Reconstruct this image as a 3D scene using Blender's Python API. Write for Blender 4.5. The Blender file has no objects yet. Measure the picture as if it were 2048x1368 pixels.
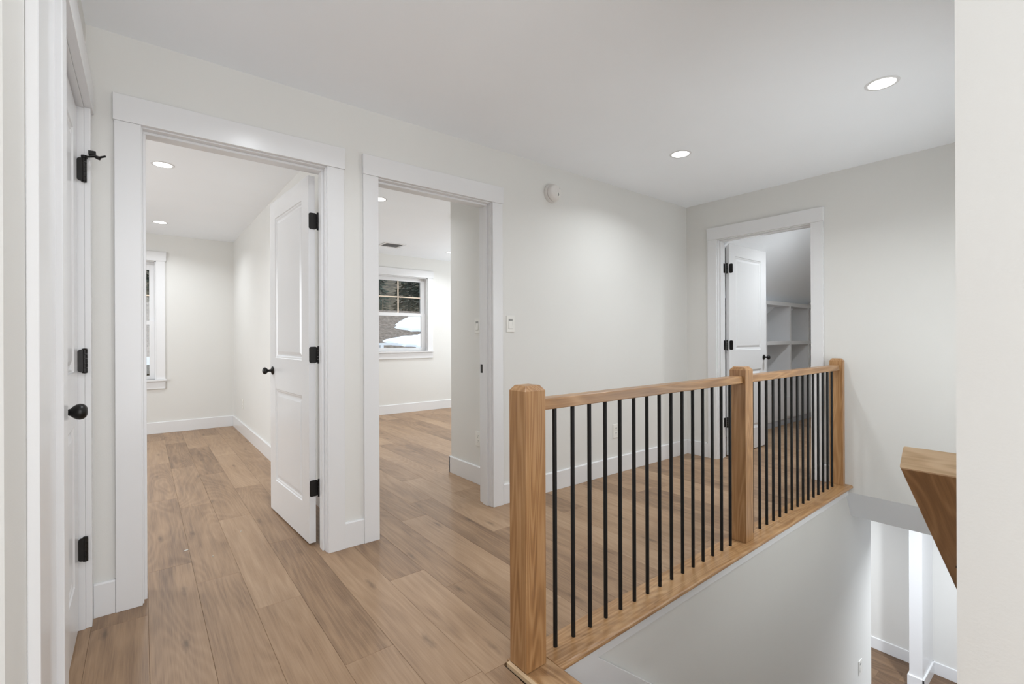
import bpy, bmesh, math, random
from mathutils import Matrix, Vector
random.seed(11)
sc = bpy.context.scene
COL = sc.collection

# ---------------------------------------------------------------- camera
cam_d = bpy.data.cameras.new('camera')
cam = bpy.data.objects.new('camera', cam_d)
COL.objects.link(cam)
cam.matrix_world = (Matrix.Translation((0, -2.5634, 1.13)) @ Matrix.Rotation(-0.6673, 4, 'Z')
                    @ Matrix.Rotation(math.pi / 2, 4, 'X') @ Matrix.Rotation(-0.0039, 4, 'Z'))
cam_d.sensor_width = 36.0
cam_d.lens = 938.2 * 36 / 2048
cam_d.shift_y = -6.48 / 2048
cam_d.clip_start = 0.02
sc.camera = cam

# ---------------------------------------------------------------- world, light levels, exposure
sc.view_settings.view_transform = 'Standard'
sc.view_settings.look = 'None'
sc.view_settings.gamma = 1.0
sc.view_settings.use_curve_mapping = False
sc.view_settings.exposure = 0.82
sc.cycles.max_bounces = 14
sc.cycles.diffuse_bounces = 9
sc.cycles.sample_clamp_indirect = 6.0
W = bpy.data.worlds.new('overcast_sky')
sc.world = W
W.use_nodes = True
bg = W.node_tree.nodes['Background']
bg.inputs[0].default_value = (0.80, 0.88, 1.0, 1)
bg.inputs[1].default_value = 1.1

YN_W = -2.41
LAMP_HALL = 4.4      # watts of one hall downlight
LAMP_ROOM = 5.2
LAMP_CLOSET = 10.0
LAMP_LOWER = 22.0
LAMP_COL = (0.92, 0.962, 1.0)


def area(name, loc, size, power, rot=(0, 0, 0), col=LAMP_COL, shape='DISK', size_y=None, spread=math.radians(146)):
    d = bpy.data.lights.new(name, 'AREA')
    d.shape = shape
    d.size = size
    if size_y:
        d.size_y = size_y
    d.energy = power
    d.color = col
    d.spread = spread
    o = bpy.data.objects.new(name, d)
    COL.objects.link(o)
    o.location = loc
    o.rotation_euler = rot
    return o


# added fill light behind the camera; the hall has no opening there
area('hall_fill', (0.30, -3.64, 1.25), 1.1, 18.5, rot=(math.radians(-90), 0, math.radians(180)),
     col=(0.97, 0.98, 1.0), shape='RECTANGLE', size_y=2.0, spread=math.pi)

# unseen fill panel added on the windowless near stair wall (that face is turned away from the camera)
area('stair_wall_fill', (3.05, YN_W, 1.00), 1.5, 12.0, rot=(math.radians(90), 0, math.radians(180)),
     col=(0.90, 0.95, 1.0), shape='RECTANGLE', size_y=1.4, spread=math.pi)
# fill lights added at the hidden, windowless side walls of the two bedrooms
area('bedroom_side_fill', (-2.48, 2.2, 1.35), 1.2, 27, rot=(math.radians(90), 0, math.radians(-90)),
     col=(0.93, 0.97, 1.0), shape='RECTANGLE', size_y=1.3, spread=math.pi)
area('second_bedroom_side_fill', (5.18, 2.6, 1.35), 1.2, 27, rot=(math.radians(90), 0, math.radians(90)),
     col=(0.93, 0.97, 1.0), shape='RECTANGLE', size_y=1.3, spread=math.pi)

# ---------------------------------------------------------------- materials
def new_mat(name):
    m = bpy.data.materials.new(name)
    m.use_nodes = True
    nt = m.node_tree
    return m, nt, nt.nodes, nt.links, nt.nodes['Principled BSDF']


def paint(name, col, rough=0.5, bump=0.0, scale=180, spec=0.5, var=0.015):
    m, nt, N, L, B = new_mat(name)
    B.inputs['Roughness'].default_value = rough
    B.inputs['Specular IOR Level'].default_value = spec
    tc = N.new('ShaderNodeTexCoord')
    nz = N.new('ShaderNodeTexNoise')
    nz.inputs['Scale'].default_value = 3.0
    nz.inputs['Detail'].default_value = 3
    L.new(tc.outputs['Object'], nz.inputs['Vector'])
    mx = N.new('ShaderNodeMix')
    mx.data_type = 'RGBA'
    mx.inputs[6].default_value = (*[c * (1 - var) for c in col], 1)
    mx.inputs[7].default_value = (*[min(1, c * (1 + var)) for c in col], 1)
    L.new(nz.outputs['Fac'], mx.inputs[0])
    L.new(mx.outputs[2], B.inputs['Base Color'])
    if bump:
        n2 = N.new('ShaderNodeTexNoise')
        n2.inputs['Scale'].default_value = scale
        n2.inputs['Detail'].default_value = 4
        L.new(tc.outputs['Object'], n2.inputs['Vector'])
        b = N.new('ShaderNodeBump')
        b.inputs['Strength'].default_value = bump
        b.inputs['Distance'].default_value = 0.002
        L.new(n2.outputs['Fac'], b.inputs['Height'])
        L.new(b.outputs['Normal'], B.inputs['Normal'])
    return m


def wood(name, dark, mid, light, axis='Y', rough=0.4, fig=1.0, fine=1.0, per_object=0.25, ring=26.0, wide=5.0, knots=False, bump=0.12, stretch=0.16):
    """oak: stretched growth figure, fine pores, optional knots; grain runs along AXIS of the object"""
    m, nt, N, L, B = new_mat(name)
    B.inputs['Roughness'].default_value = rough
    tc = N.new('ShaderNodeTexCoord')
    oi = N.new('ShaderNodeObjectInfo')
    sep = N.new('ShaderNodeSeparateXYZ')
    L.new(tc.outputs['Object'], sep.inputs[0])
    comb = N.new('ShaderNodeCombineXYZ')
    order = {'Y': ('X', 'Y', 'Z'), 'X': ('Y', 'X', 'Z'), 'Z': ('X', 'Z', 'Y')}[axis]
    for k, a in enumerate(order):
        L.new(sep.outputs[a], comb.inputs[k])
    off = N.new('ShaderNodeVectorMath')
    off.operation = 'MULTIPLY_ADD'
    rv = N.new('ShaderNodeCombineXYZ')
    L.new(oi.outputs['Random'], rv.inputs[0])
    mu = N.new('ShaderNodeMath'); mu.operation = 'MULTIPLY'; mu.inputs[1].default_value = 7.31
    L.new(oi.outputs['Random'], mu.inputs[0])
    L.new(mu.outputs[0], rv.inputs[1])
    L.new(mu.outputs[0], rv.inputs[2])
    L.new(rv.outputs[0], off.inputs[0])
    off.inputs[1].default_value = (13.7, 9.1, 3.3)
    L.new(comb.outputs[0], off.inputs[2])

    def noise(sx, sy, sz, detail=3, rough_=0.55, dist=0.0, src=None):
        mp = N.new('ShaderNodeVectorMath'); mp.operation = 'MULTIPLY'
        mp.inputs[1].default_value = (sx, sy, sz)
        L.new(src or off.outputs[0], mp.inputs[0])
        n = N.new('ShaderNodeTexNoise')
        n.inputs['Scale'].default_value = 1.0
        n.inputs['Detail'].default_value = detail
        n.inputs['Roughness'].default_value = rough_
        n.inputs['Distortion'].default_value = dist
        L.new(mp.outputs[0], n.inputs['Vector'])
        return n.outputs['Fac']

    def math_(op, a, b=None, c=None):
        n = N.new('ShaderNodeMath'); n.operation = op
        for i, v in enumerate((a, b, c)):
            if v is None: continue
            if isinstance(v, (int, float)): n.inputs[i].default_value = v
            else: L.new(v, n.inputs[i])
        return n.outputs[0]

    big = noise(wide, wide * stretch, wide, 2, 0.5, 0.3)
    rings = math_('SINE', math_('MULTIPLY', big, ring * 2 * math.pi * 0.5))
    rings = math_('MULTIPLY_ADD', rings, 0.5, 0.5)
    rings = math_('POWER', rings, 1.6)
    pores = noise(260 * fine, 7 * fine, 260, 3, 0.6)
    streak = noise(38 * fine, 1.3, 38, 3, 0.6)
    cloud = noise(4.5, 1.3, 4.5, 3, 0.6)
    f = math_('MULTIPLY', rings, 0.24 * fig)
    f = math_('MULTIPLY_ADD', pores, 0.34, f)
    f = math_('MULTIPLY_ADD', streak, 0.42, f)
    f = math_('MULTIPLY_ADD', cloud, 0.50, f)
    r2 = math_('MULTIPLY_ADD', oi.outputs['Random'], per_object, -0.5 * per_object)
    f = math_('ADD', f, r2)
    f = math_('ADD', f, -0.08)
    cr = N.new('ShaderNodeValToRGB')
    e = cr.color_ramp.elements
    e[0].position = 0.30; e[0].color = (*dark, 1)
    e[1].position = 1.0; e[1].color = (*light, 1)
    e2 = e.new(0.60); e2.color = (*mid, 1)
    L.new(f, cr.inputs[0])
    col = cr.outputs[0]
    if knots:
        mp = N.new('ShaderNodeVectorMath'); mp.operation = 'MULTIPLY'
        mp.inputs[1].default_value = (5.6, 1.25, 1.0)
        L.new(off.outputs[0], mp.inputs[0])
        vo = N.new('ShaderNodeTexVoronoi')
        vo.voronoi_dimensions = '2D'
        vo.inputs['Scale'].default_value = 1.0
        L.new(mp.outputs[0], vo.inputs['Vector'])
        wob = noise(45, 20, 10, 2, 0.6)
        dd = math_('MULTIPLY_ADD', wob, 0.12, vo.outputs['Distance'])
        kf = math_('SUBTRACT', 1.0, math_('MULTIPLY', math_('SUBTRACT', dd, 0.055), 11.0))
        n = N.new('ShaderNodeClamp'); L.new(kf, n.inputs[0])
        sel = math_('GREATER_THAN', math_('FRACT', math_('MULTIPLY', vo.outputs['Color'], 3.7)), 0.45)
        kk = math_('MULTIPLY', math_('MULTIPLY', n.outputs[0], sel), 0.62)
        mx = N.new('ShaderNodeMix'); mx.data_type = 'RGBA'
        L.new(kk, mx.inputs[0]); L.new(col, mx.inputs[6])
        mx.inputs[7].default_value = (dark[0] * .42, dark[1] * .42, dark[2] * .45, 1)
        col = mx.outputs[2]
    L.new(col, B.inputs['Base Color'])
    b = N.new('ShaderNodeBump')
    b.inputs['Strength'].default_value = bump
    b.inputs['Distance'].default_value = 0.0008
    L.new(math_('ADD', pores, math_('MULTIPLY', rings, 0.4)), b.inputs['Height'])
    L.new(b.outputs['Normal'], B.inputs['Normal'])
    rr = math_('MULTIPLY_ADD', streak, 0.14, rough - 0.07)
    L.new(rr, B.inputs['Roughness'])
    return m


def plain(name, col, rough=0.5, metal=0.0, spec=0.5, coat=0.0):
    m, nt, N, L, B = new_mat(name)
    B.inputs['Base Color'].default_value = (*col, 1)
    B.inputs['Roughness'].default_value = rough
    B.inputs['Metallic'].default_value = metal
    B.inputs['Specular IOR Level'].default_value = spec
    nz = N.new('ShaderNodeTexNoise'); nz.inputs['Scale'].default_value = 60
    b = N.new('ShaderNodeBump'); b.inputs['Strength'].default_value = 0.04; b.inputs['Distance'].default_value = 0.001
    L.new(nz.outputs['Fac'], b.inputs['Height']); L.new(b.outputs['Normal'], B.inputs['Normal'])
    return m


def emit(name, col, s):
    m, nt, N, L, B = new_mat(name)
    B.inputs['Base Color'].default_value = (0.9, 0.9, 0.9, 1)
    B.inputs['Emission Color'].default_value = (*col, 1)
    B.inputs['Emission Strength'].default_value = s
    return m


M_WALL = paint('warm_white_wall_paint', (0.715, 0.712, 0.690), 0.62, 0.10, 220, 0.35)
M_CEIL = paint('flat_white_ceiling_paint', (0.90, 0.935, 0.975), 0.85, 0.06, 160, 0.2)
M_TRIM = paint('white_semi_gloss_paint', (0.745, 0.75, 0.76), 0.25, 0.05, 26, 0.5, 0.006)
M_FLOOR = wood('oak_plank_floor', (0.140, 0.079, 0.042), (0.325, 0.206, 0.119), (0.485, 0.338, 0.217), 'Y', 0.44, 0.30, 0.9, 0.24, 64, 2.6, True, 0.06)
M_FLOOR2 = wood('brown_plank_floor', (0.075, 0.042, 0.022), (0.130, 0.076, 0.042), (0.19, 0.118, 0.068), 'Y', 0.46, 1.0, 0.8, 0.3, 26, 4.2, True, 0.08)
M_OAKZ = wood('oak_post', (0.155, 0.068, 0.024), (0.345, 0.180, 0.072), (0.50, 0.30, 0.145), 'Z', 0.36, 0.95, 1.0, 0.12, 40, 9, False, 0.10, 0.075)
M_OAKX = wood('oak_rail', (0.160, 0.072, 0.026), (0.365, 0.198, 0.084), (0.54, 0.34, 0.175), 'X', 0.34, 0.8, 1.0, 0.12, 30, 9, False, 0.10, 0.075)
M_OAKY = wood('oak_nosing', (0.165, 0.080, 0.032), (0.360, 0.205, 0.095), (0.52, 0.335, 0.18), 'Y', 0.36, 1.2, 1.0, 0.12, 28, 8, False, 0.10)
M_RAW = wood('raw_oak_edge', (0.46, 0.32, 0.19), (0.62, 0.46, 0.29), (0.74, 0.58, 0.40), 'Y', 0.6, 0.5, 1.0, 0.05, 10, 8, False, 0.05)
M_CAP = wood('pale_lit_oak', (0.50, 0.32, 0.17), (0.74, 0.54, 0.34), (0.86, 0.69, 0.48), 'Y', 0.4, 0.9, 1.2, 0.05, 20, 14, False, 0.05)  # paler end piece, its colour raised further to carry light on the end face
M_STAIR = wood('oak_tread', (0.13, 0.066, 0.030), (0.27, 0.155, 0.078), (0.40, 0.255, 0.145), 'Y', 0.38, 1.2, 1.0, 0.2, 28, 8, False, 0.10)
M_BLACK = plain('black_iron', (0.006, 0.006, 0.006), 0.52, 0.0, 0.35)
M_HINGE = plain('matte_black_hardware', (0.008, 0.007, 0.006), 0.38, 0.3, 0.5)
M_PIN = plain('worn_steel_pin', (0.35, 0.35, 0.35), 0.3, 0.9)
M_PLASTIC = plain('white_plastic', (0.78, 0.775, 0.74), 0.35)
M_PLASTIC2 = plain('warm_white_plastic', (0.72, 0.70, 0.68), 0.45)
M_GREY = plain('grey_plastic', (0.30, 0.30, 0.29), 0.5)
M_TOE = plain('grey_unpainted_kick', (0.42, 0.43, 0.46), 0.7)
M_DARK = plain('dark_recess', (0.03, 0.03, 0.03), 0.8)
M_LENS = emit('lit_diffuser', (1.0, 0.98, 0.95), 3.0)
M_SUB = plain('dark_subfloor', (0.07, 0.045, 0.03), 0.8)
M_SNOW = plain('snow', (0.86, 0.89, 0.95), 0.6)
M_BRASS = plain('cream_muntin', (0.80, 0.66, 0.52), 0.4)


def glass_mat():
    m = bpy.data.materials.new('window_glass')
    m.use_nodes = True
    N, L = m.node_tree.nodes, m.node_tree.links
    N.remove(N['Principled BSDF'])
    o = N['Material Output']
    t = N.new('ShaderNodeBsdfTransparent'); t.inputs[0].default_value = (0.93, 0.95, 0.95, 1)
    g = N.new('ShaderNodeBsdfGlossy'); g.inputs['Roughness'].default_value = 0.02
    fr = N.new('ShaderNodeFresnel'); fr.inputs[0].default_value = 1.45
    mx = N.new('ShaderNodeMixShader')
    L.new(fr.outputs[0], mx.inputs[0]); L.new(t.outputs[0], mx.inputs[1]); L.new(g.outputs[0], mx.inputs[2])
    L.new(mx.outputs[0], o.inputs[0])
    return m


M_GLASS = glass_mat()


# ---------------------------------------------------------------- helpers
class MB:
    """collects boxes, prisms, tubes into one mesh"""
    def __init__(s):
        s.v, s.f = [], []

    def box(s, x0, x1, y0, y1, z0, z1):
        x0, x1 = min(x0, x1), max(x0, x1); y0, y1 = min(y0, y1), max(y0, y1); z0, z1 = min(z0, z1), max(z0, z1)
        b = len(s.v)
        s.v += [(x0, y0, z0), (x1, y0, z0), (x1, y1, z0), (x0, y1, z0), (x0, y0, z1), (x1, y0, z1), (x1, y1, z1), (x0, y1, z1)]
        s.f += [tuple(b + i for i in q) for q in ((0, 3, 2, 1), (4, 5, 6, 7), (0, 1, 5, 4), (1, 2, 6, 5), (2, 3, 7, 6), (3, 0, 4, 7))]
        return s

    def prism(s, prof, axis, a0, a1):
        """closed 2D profile extruded along AXIS: x -> profile (y,z); y -> (x,z); z -> (x,y)"""
        b, n = len(s.v), len(prof)
        for a in (a0, a1):
            for p, q in prof:
                s.v.append({'x': (a, p, q), 'y': (p, a, q), 'z': (p, q, a)}[axis])
        s.f += [tuple(b + i for i in range(n)), tuple(b + n + i for i in reversed(range(n)))]
        for i in range(n):
            j = (i + 1) % n
            s.f.append((b + i, b + n + i, b + n + j, b + j))
        return s

    def tube(s, p0, p1, r0, r1=None, n=16, cap=True):
        p0, p1 = Vector(p0), Vector(p1)
        r1 = r0 if r1 is None else r1
        d = (p1 - p0).normalized()
        u = d.orthogonal().normalized(); w = d.cross(u)
        b = len(s.v)
        for p, r in ((p0, r0), (p1, r1)):
            for i in range(n):
                a = 2 * math.pi * i / n
                s.v.append(tuple(p + (u * math.cos(a) + w * math.sin(a)) * r))
        for i in range(n):
            j = (i + 1) % n
            s.f.append((b + i, b + j, b + n + j, b + n + i))
        if cap:
            s.f += [tuple(b + i for i in reversed(range(n))), tuple(b + n + i for i in range(n))]
        return s

    def lathe(s, org, d, prof, n=24):
        """profile of (distance along D, radius)"""
        org, d = Vector(org), Vector(d).normalized()
        u = d.orthogonal().normalized(); w = d.cross(u)
        b = len(s.v)
        for t, r in prof:
            for i in range(n):
                a = 2 * math.pi * i / n
                s.v.append(tuple(org + d * t + (u * math.cos(a) + w * math.sin(a)) * max(r, 1e-5)))
        for k in range(len(prof) - 1):
            for i in range(n):
                j = (i + 1) % n
                s.f.append((b + k * n + i, b + k * n + j, b + (k + 1) * n + j, b + (k + 1) * n + i))
        s.f += [tuple(b + i for i in reversed(range(n))), tuple(b + (len(prof) - 1) * n + i for i in range(n))]
        return s

    def mesh(s, name, mat, smooth=False):
        me = bpy.data.meshes.new(name)
        me.from_pydata(s.v, [], s.f)
        bm = bmesh.new(); bm.from_mesh(me)
        bmesh.ops.recalc_face_normals(bm, faces=bm.faces)
        bm.to_mesh(me); bm.free()
        if mat:
            me.materials.append(mat)
        if smooth:
            for p in me.polygons:
                p.use_smooth = True
        return me

    def build(s, name, mat, parent=None, bevel=0.0, smooth=False, seg=2, origin=None):
        if origin:
            s.v = [(x - origin[0], y - origin[1], z - origin[2]) for x, y, z in s.v]
        me = s.mesh(name, mat, smooth)
        o = bpy.data.objects.new(name, me)
        COL.objects.link(o)
        if origin:
            o.location = origin
        if parent:
            o.parent = parent
        if bevel:
            md = o.modifiers.new('bevel', 'BEVEL')
            md.width = bevel; md.segments = seg; md.limit_method = 'ANGLE'; md.angle_limit = math.radians(40)
            md.harden_normals = False
        if smooth:
            md = o.modifiers.new('split', 'EDGE_SPLIT'); md.split_angle = math.radians(38)
        return o


def tag(o, label, cat, group=None, kind=None):
    o['label'] = label
    o['category'] = cat
    if group: o['group'] = group
    if kind: o['kind'] = kind
    return o


def empty(name, loc=(0, 0, 0), rz=0.0):
    o = bpy.data.objects.new(name, None)
    o.empty_display_size = 0.1
    COL.objects.link(o)
    o.location = loc
    o.rotation_euler = (0, 0, rz)
    return o


def copy_tree(o, parent=None):
    c = o.copy(); COL.objects.link(c)
    if parent: c.parent = parent
    for ch in list(o.children):
        copy_tree(ch, c)
    return c


B = lambda *a: MB().box(*a)
CEIL = 2.413
XB = 4.2125                 # hall face of the end wall
T = 0.125                   # wall thickness
XL = -0.178                 # hall face of the wall that holds the narrow door
RX, RZ = 0.945, 4.56        # bedroom: side wall and far wall
R2Y = 4.15                  # far wall of the second bedroom
YN = -2.424                 # stair face of the near stair wall
ZL = -2.70                  # lower floor

# ---------------------------------------------------------------- floor and planks
sub = B(-2.6, 0.95, -3.75, 4.7, -0.30, -0.0125)
sub.box(0.95, 1.10, YN, 4.7, -0.19, -0.0125)
sub.box(1.10, 4.30, -1.255, 4.7, -0.15, -0.0125)
sub.box(4.30, 7.75, -1.62, 4.7, -0.15, -0.0125)
floor = sub.build('floor', M_SUB)
tag(floor, 'upstairs floor of light brown oak planks running towards the bedrooms', 'floor', kind='structure')


def in_stair(x, y):
    return x > 1.05 and y < -1.3


def plank(x0, x1, y0, y1, z, parent, mat, name='floor_plank'):
    if y1 - y0 < 0.02 or x1 - x0 < 0.01:
        return
    g, c, h = 0.00025, 0.0007, 0.012
    x0 += g; x1 -= g; y0 += g; y1 -= g
    cx, cy = (x0 + x1) / 2, (y0 + y1) / 2
    hx, hy = (x1 - x0) / 2, (y1 - y0) / 2
    v = []
    for zz, k in ((-h, 0), (-c, 0), (0, c)):
        v += [(-hx + k, -hy + k, zz), (hx - k, -hy + k, zz), (hx - k, hy - k, zz), (-hx + k, hy - k, zz)]
    f = [(8, 9, 10, 11)]
    for a in (0, 4):
        for i in range(4):
            j = (i + 1) % 4
            f.append((a + i, a + j, a + 4 + j, a + 4 + i))
    me = bpy.data.meshes.new(name)
    me.from_pydata(v, [], f)
    me.materials.append(mat)
    o = bpy.data.objects.new(name, me)
    COL.objects.link(o)
    o.location = (cx, cy, z)
    o.parent = parent


PW, PL = 0.1775, 1.235
known = {-1: -0.12, 0: 0.32, 1: 0.052, 2: -0.355, 3: -0.925, 4: -1.245, 5: -0.486, 6: -0.696, 7: 0.15, 8: -0.83, 9: -0.33, 10: 0.42}
NX0, NX1 = 0.98, 1.115      # landing nosing board
for k in range(-2, 42):
    x0 = 0.016 + PW * k; x1 = x0 + PW
    ref = known.get(k, random.uniform(0, PL))
    ymin, ymax = -3.7, 4.62
    if x0 > 4.25:
        ymin, ymax = -1.45, 0.10
    elif x0 > 1.2:
        ymax = 4.2
    ys = ymin
    n = math.floor((ymin - ref) / PL)
    cuts = [ymin] + [ref + PL * (n + i) for i in range(1, 12) if ymin + .02 < ref + PL * (n + i) < ymax - .02] + [ymax]
    for a, b in zip(cuts[:-1], cuts[1:]):
        xa, xb = max(x0, -0.30), min(x1, 7.6)
        # clip against the landing nosing board and the stairwell
        rail_y = -1.262 + 0.0125 * ((xa + xb) / 2 - 1.0)
        if xa >= NX0 - 0.17 and xb > NX0 and (xa < NX1 + 0.2):
            if xa < NX0:
                if b <= rail_y:
                    plank(xa, NX0, a, b, 0, floor, M_FLOOR); continue
                if a < rail_y:
                    plank(xa, NX0, a, rail_y, 0, floor, M_FLOOR)
                    a = rail_y
                plank(xa, xb, a, b, 0, floor, M_FLOOR); continue
        if xb > NX0 + 0.01 and xa >= NX0 - 0.001 and x0 < 4.25:
            if b <= rail_y: continue
            a = max(a, rail_y)
        plank(xa, xb, a, b, 0, floor, M_FLOOR)

# hidden side of the first bedroom
for k in range(-14, -2):
    x0 = 0.016 + PW * k
    ref = random.uniform(0, PL)
    x1 = min(x0 + PW, -0.30)
    cuts = [T] + [ref + PL * i for i in range(0, 5) if T + .05 < ref + PL * i < 4.5] + [4.62]
    for a, b in zip(cuts[:-1], cuts[1:]):
        plank(x0, x1, a, b, 0, floor, M_FLOOR)
k = -2
plank(0.016 + PW * -2, -0.30, T, 4.62, 0, floor, M_FLOOR)

# lower storey floor
lf = B(1.0, 7.2, -3.6, 1.6, ZL - 0.2, ZL - 0.0125).build('floor_lower', M_SUB)
tag(lf, 'darker brown plank floor of the lower storey at the foot of the stairs', 'floor', kind='structure')
for k in range(13):
    x0 = 4.85 + PW * k
    ref = random.uniform(0, PL)
    cuts = sorted([-2.6] + [y for y in (ref - 3 * PL, ref - 2 * PL, ref - PL, ref, ref + PL) if -2.58 < y < 1.18] + [1.2])
    for a, b in zip(cuts[:-1], cuts[1:]):
        plank(x0, min(x0 + PW, 7.08), a, b, ZL, lf, M_FLOOR2)

# ---------------------------------------------------------------- ceiling
ce = B(-2.6, 5.32, -3.75, 4.7, CEIL, CEIL + 0.1)
ce = ce.build('ceiling', M_CEIL)
tag(ce, 'flat white ceiling over the hall and bedrooms', 'ceiling', kind='structure')
cc = MB()
cc.prism([(-1.55, CEIL), (-0.78, CEIL), (0.42, 1.36), (0.42, 1.46), (-0.72, CEIL + .1), (-1.55, CEIL + .1)], 'x', XB + T + 0.98, 7.7)
cc.prism([(-0.78, CEIL), (0.42, 1.36), (0.42, 1.46), (-0.72, CEIL + .1)], 'x', XB + T, XB + T + 0.98)
cc = cc.build('ceiling_closet', M_CEIL)
tag(cc, 'sloping white ceiling above the closet cubbies', 'ceiling', kind='structure')


def wall(name, mb, label, mat=M_WALL):
    o = mb.build(name, mat)
    return tag(o, label, 'wall', kind='structure')


# hall wall with the two bedroom openings: openings x 0.003..0.764 and 1.055..1.840 clear
H0 = 2.041                  # clear height of the door openings
J = 0.019
a0, a1, b0, b1 = 0.003 - J, 0.764 + J, 1.055 - J, 1.840 + J
m = MB()
m.box(-2.5, a0, 0, T, 0, CEIL).box(a1, b0, 0, T, 0, CEIL).box(b1, XB, 0, T, 0, CEIL)
m.box(a0, a1, 0, T, H0 + J, CEIL).box(b0, b1, 0, T, H0 + J, CEIL)
wall('wall_far', m, 'warm white hall wall with the two bedroom doorways')
# end wall with the closet door, runs on above the stairwell
c0, c1 = -1.0925 - J, -0.3175 + J
m = MB()
m.box(XB, XB + T, c1, 0.6, 0, CEIL).box(XB, XB + T, c0, c1, H0 + J + .004, CEIL)
m.box(XB, XB + T, -1.32, c0, 0, CEIL)
m.box(XB, XB + T, YN - .12, -1.32, -0.045, CEIL)
wall('wall_end', m, 'warm white end wall with the closet doorway, hanging over the stairwell')
# wall with the narrow door beside the camera: clear opening y -0.815..-0.086
d0, d1 = -0.815 - J, -0.086 + J
m = MB()
m.box(XL - T, XL, d1, 0, 0, CEIL).box(XL - T, XL, d0, d1, H0 + J, CEIL).box(XL - T, XL, -1.449, d0, 0, CEIL)
wall('wall_left', m, 'narrow warm white wall around the closed black-knobbed door')
m = B(-1.35, -1.25, -3.7, -1.3, 0, CEIL)
m.box(-1.35, XL - T, -1.33, -1.23, 0, CEIL)
wall('wall_left_recess', m, 'warm white wall of the recess beside the camera')
m = B(-1.35, 2.2, -3.78, -3.68, 0, CEIL)
wall('wall_behind', m, 'warm white wall closing the hall behind the camera')
# near stair wall (its end faces the camera)
m = B(0.95, 1.07, -3.7, YN, ZL, CEIL)
m.box(1.07, XB + T, YN - 0.12, YN, ZL, CEIL)
wall('wall_right', m, 'plain warm white wall end beside the stairwell, filling the edge of the view')

# bedroom one shell
m = B(-2.6, -2.5, 0, 4.7, 0, CEIL)
wall('wall_bedroom_side', m, 'warm white side wall of the first bedroom out of sight')
WIN1 = (-0.755, 0.130, 0.655, 2.088)     # opening x0,x1,z0,z1
WIN2 = (2.655, 3.572, 0.945, 2.100)


def wall_with_window(x0, x1, y0, y1, w):
    m = MB()
    m.box(x0, w[0], y0, y1, 0, CEIL).box(w[1], x1, y0, y1, 0, CEIL)
    m.box(w[0], w[1], y0, y1, 0, w[2]).box(w[0], w[1], y0, y1, w[3], CEIL)
    return m


wall('wall_bedroom_far', wall_with_window(-2.6, RX + .12, RZ, RZ + .14, WIN1), 'warm white far wall of the first bedroom around its tall window')
wall('wall_bedroom_right', B(RX, RX + 0.11, T, RZ, 0, CEIL), 'warm white wall behind the open bedroom door')
# bedroom two shell
wall('wall_second_bedroom_far', wall_with_window(RX + .11, 5.32, R2Y, R2Y + .14, WIN2), 'warm white far wall of the second bedroom with the snowy window')
m = B(2.06, 2.18, T, 0.89, 0, CEIL)
m.box(2.18, 5.32, 0.77, 0.89, 0, CEIL)
wall('wall_second_bedroom_closet', m, 'short warm white wall just inside the second doorway, with a switch and outlet')
wall('wall_second_bedroom_right', B(5.2, 5.32, 0.89, R2Y, 0, CEIL), 'warm white side wall of the second bedroom')
# closet shell
m = B(XB + T, 7.75, -1.62, -1.5, 0, CEIL)
m.box(7.6, 7.75, -1.5, 0.6, 0, CEIL)
m.box(XB + T, 7.6, 0.42, 0.54, 0, 1.5)
wall('wall_closet', m, 'white closet walls behind the cubby shelves', M_WALL)

# ---------------------------------------------------------------- lower storey shell
FR = empty('stair_frame', (1.0, -1.366, 0), 0.0125)   # local axes of the railing line: x along it, y across it
RA = 0.0125


def fr(u, v=0, z=0):
    c, s_ = math.cos(RA), math.sin(RA)
    return (1.0 + u * c - v * s_, -1.366 + u * s_ + v * c, z)


bpy.data.objects.remove(FR)
# drywall under the railing: its stair face lies 0.021 behind the post faces
swy = 0.004
pts = [(0.10, 0), (3.83, 0)]
m = MB()
p0, p1 = fr(0.11, swy), fr(3.86, swy)
q0, q1 = fr(0.11, swy + .12), fr(3.86, swy + .12)
b_ = len(m.v)
m.v += [(p0[0], p0[1], ZL), (p1[0], p1[1], ZL), (q1[0], q1[1], ZL), (q0[0], q0[1], ZL),
        (p0[0], p0[1], -0.012), (p1[0], p1[1], -0.012), (q1[0], q1[1], -0.012), (q0[0], q0[1], -0.012)]
m.f += [(0, 3, 2, 1), (4, 5, 6, 7), (0, 1, 5, 4), (1, 2, 6, 5), (2, 3, 7, 6), (3, 0, 4, 7)]
wall('wall_stair', m, 'warm white stairwell wall below the railing')
m = B(7.08, 7.2, -3.6, 1.6, ZL, -0.25)
wall('wall_lower_far', m, 'warm white wall across the lower hall seen past the stairs')
m = B(6.602, 7.08, -1.32, -1.208, ZL, -0.25)
st = m.build('trim_3', M_TRIM, bevel=.002)
tag(st, 'white boxed wall end standing in the lower hall', 'trim', kind='structure')
m = B(4.85, 7.08, 1.2, 1.3, ZL, -0.25)
m.box(4.6, 7.1, -3.6, -3.5, ZL, -0.25)
wall('wall_lower_side', m, 'warm white side walls of the lower hall')
sof = MB()
sof.prism([(XB, -0.045), (4.345, -0.262), (7.2, -0.262), (7.2, -0.16), (4.5, -0.16), (XB + 0.02, 0.0)], 'y', YN, -1.315)
sof = sof.build('ceiling_lower', M_CEIL)
tag(sof, 'grey-shaded sloping soffit under the end wall, over the stairs', 'ceiling', kind='structure')
B(4.6, 7.2, -1.315, 1.6, -0.262, -0.16).build('ceiling_lower_hall', M_CEIL)
tag(bpy.data.objects['ceiling_lower_hall'], 'white ceiling of the lower hall', 'ceiling', kind='structure')
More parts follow.
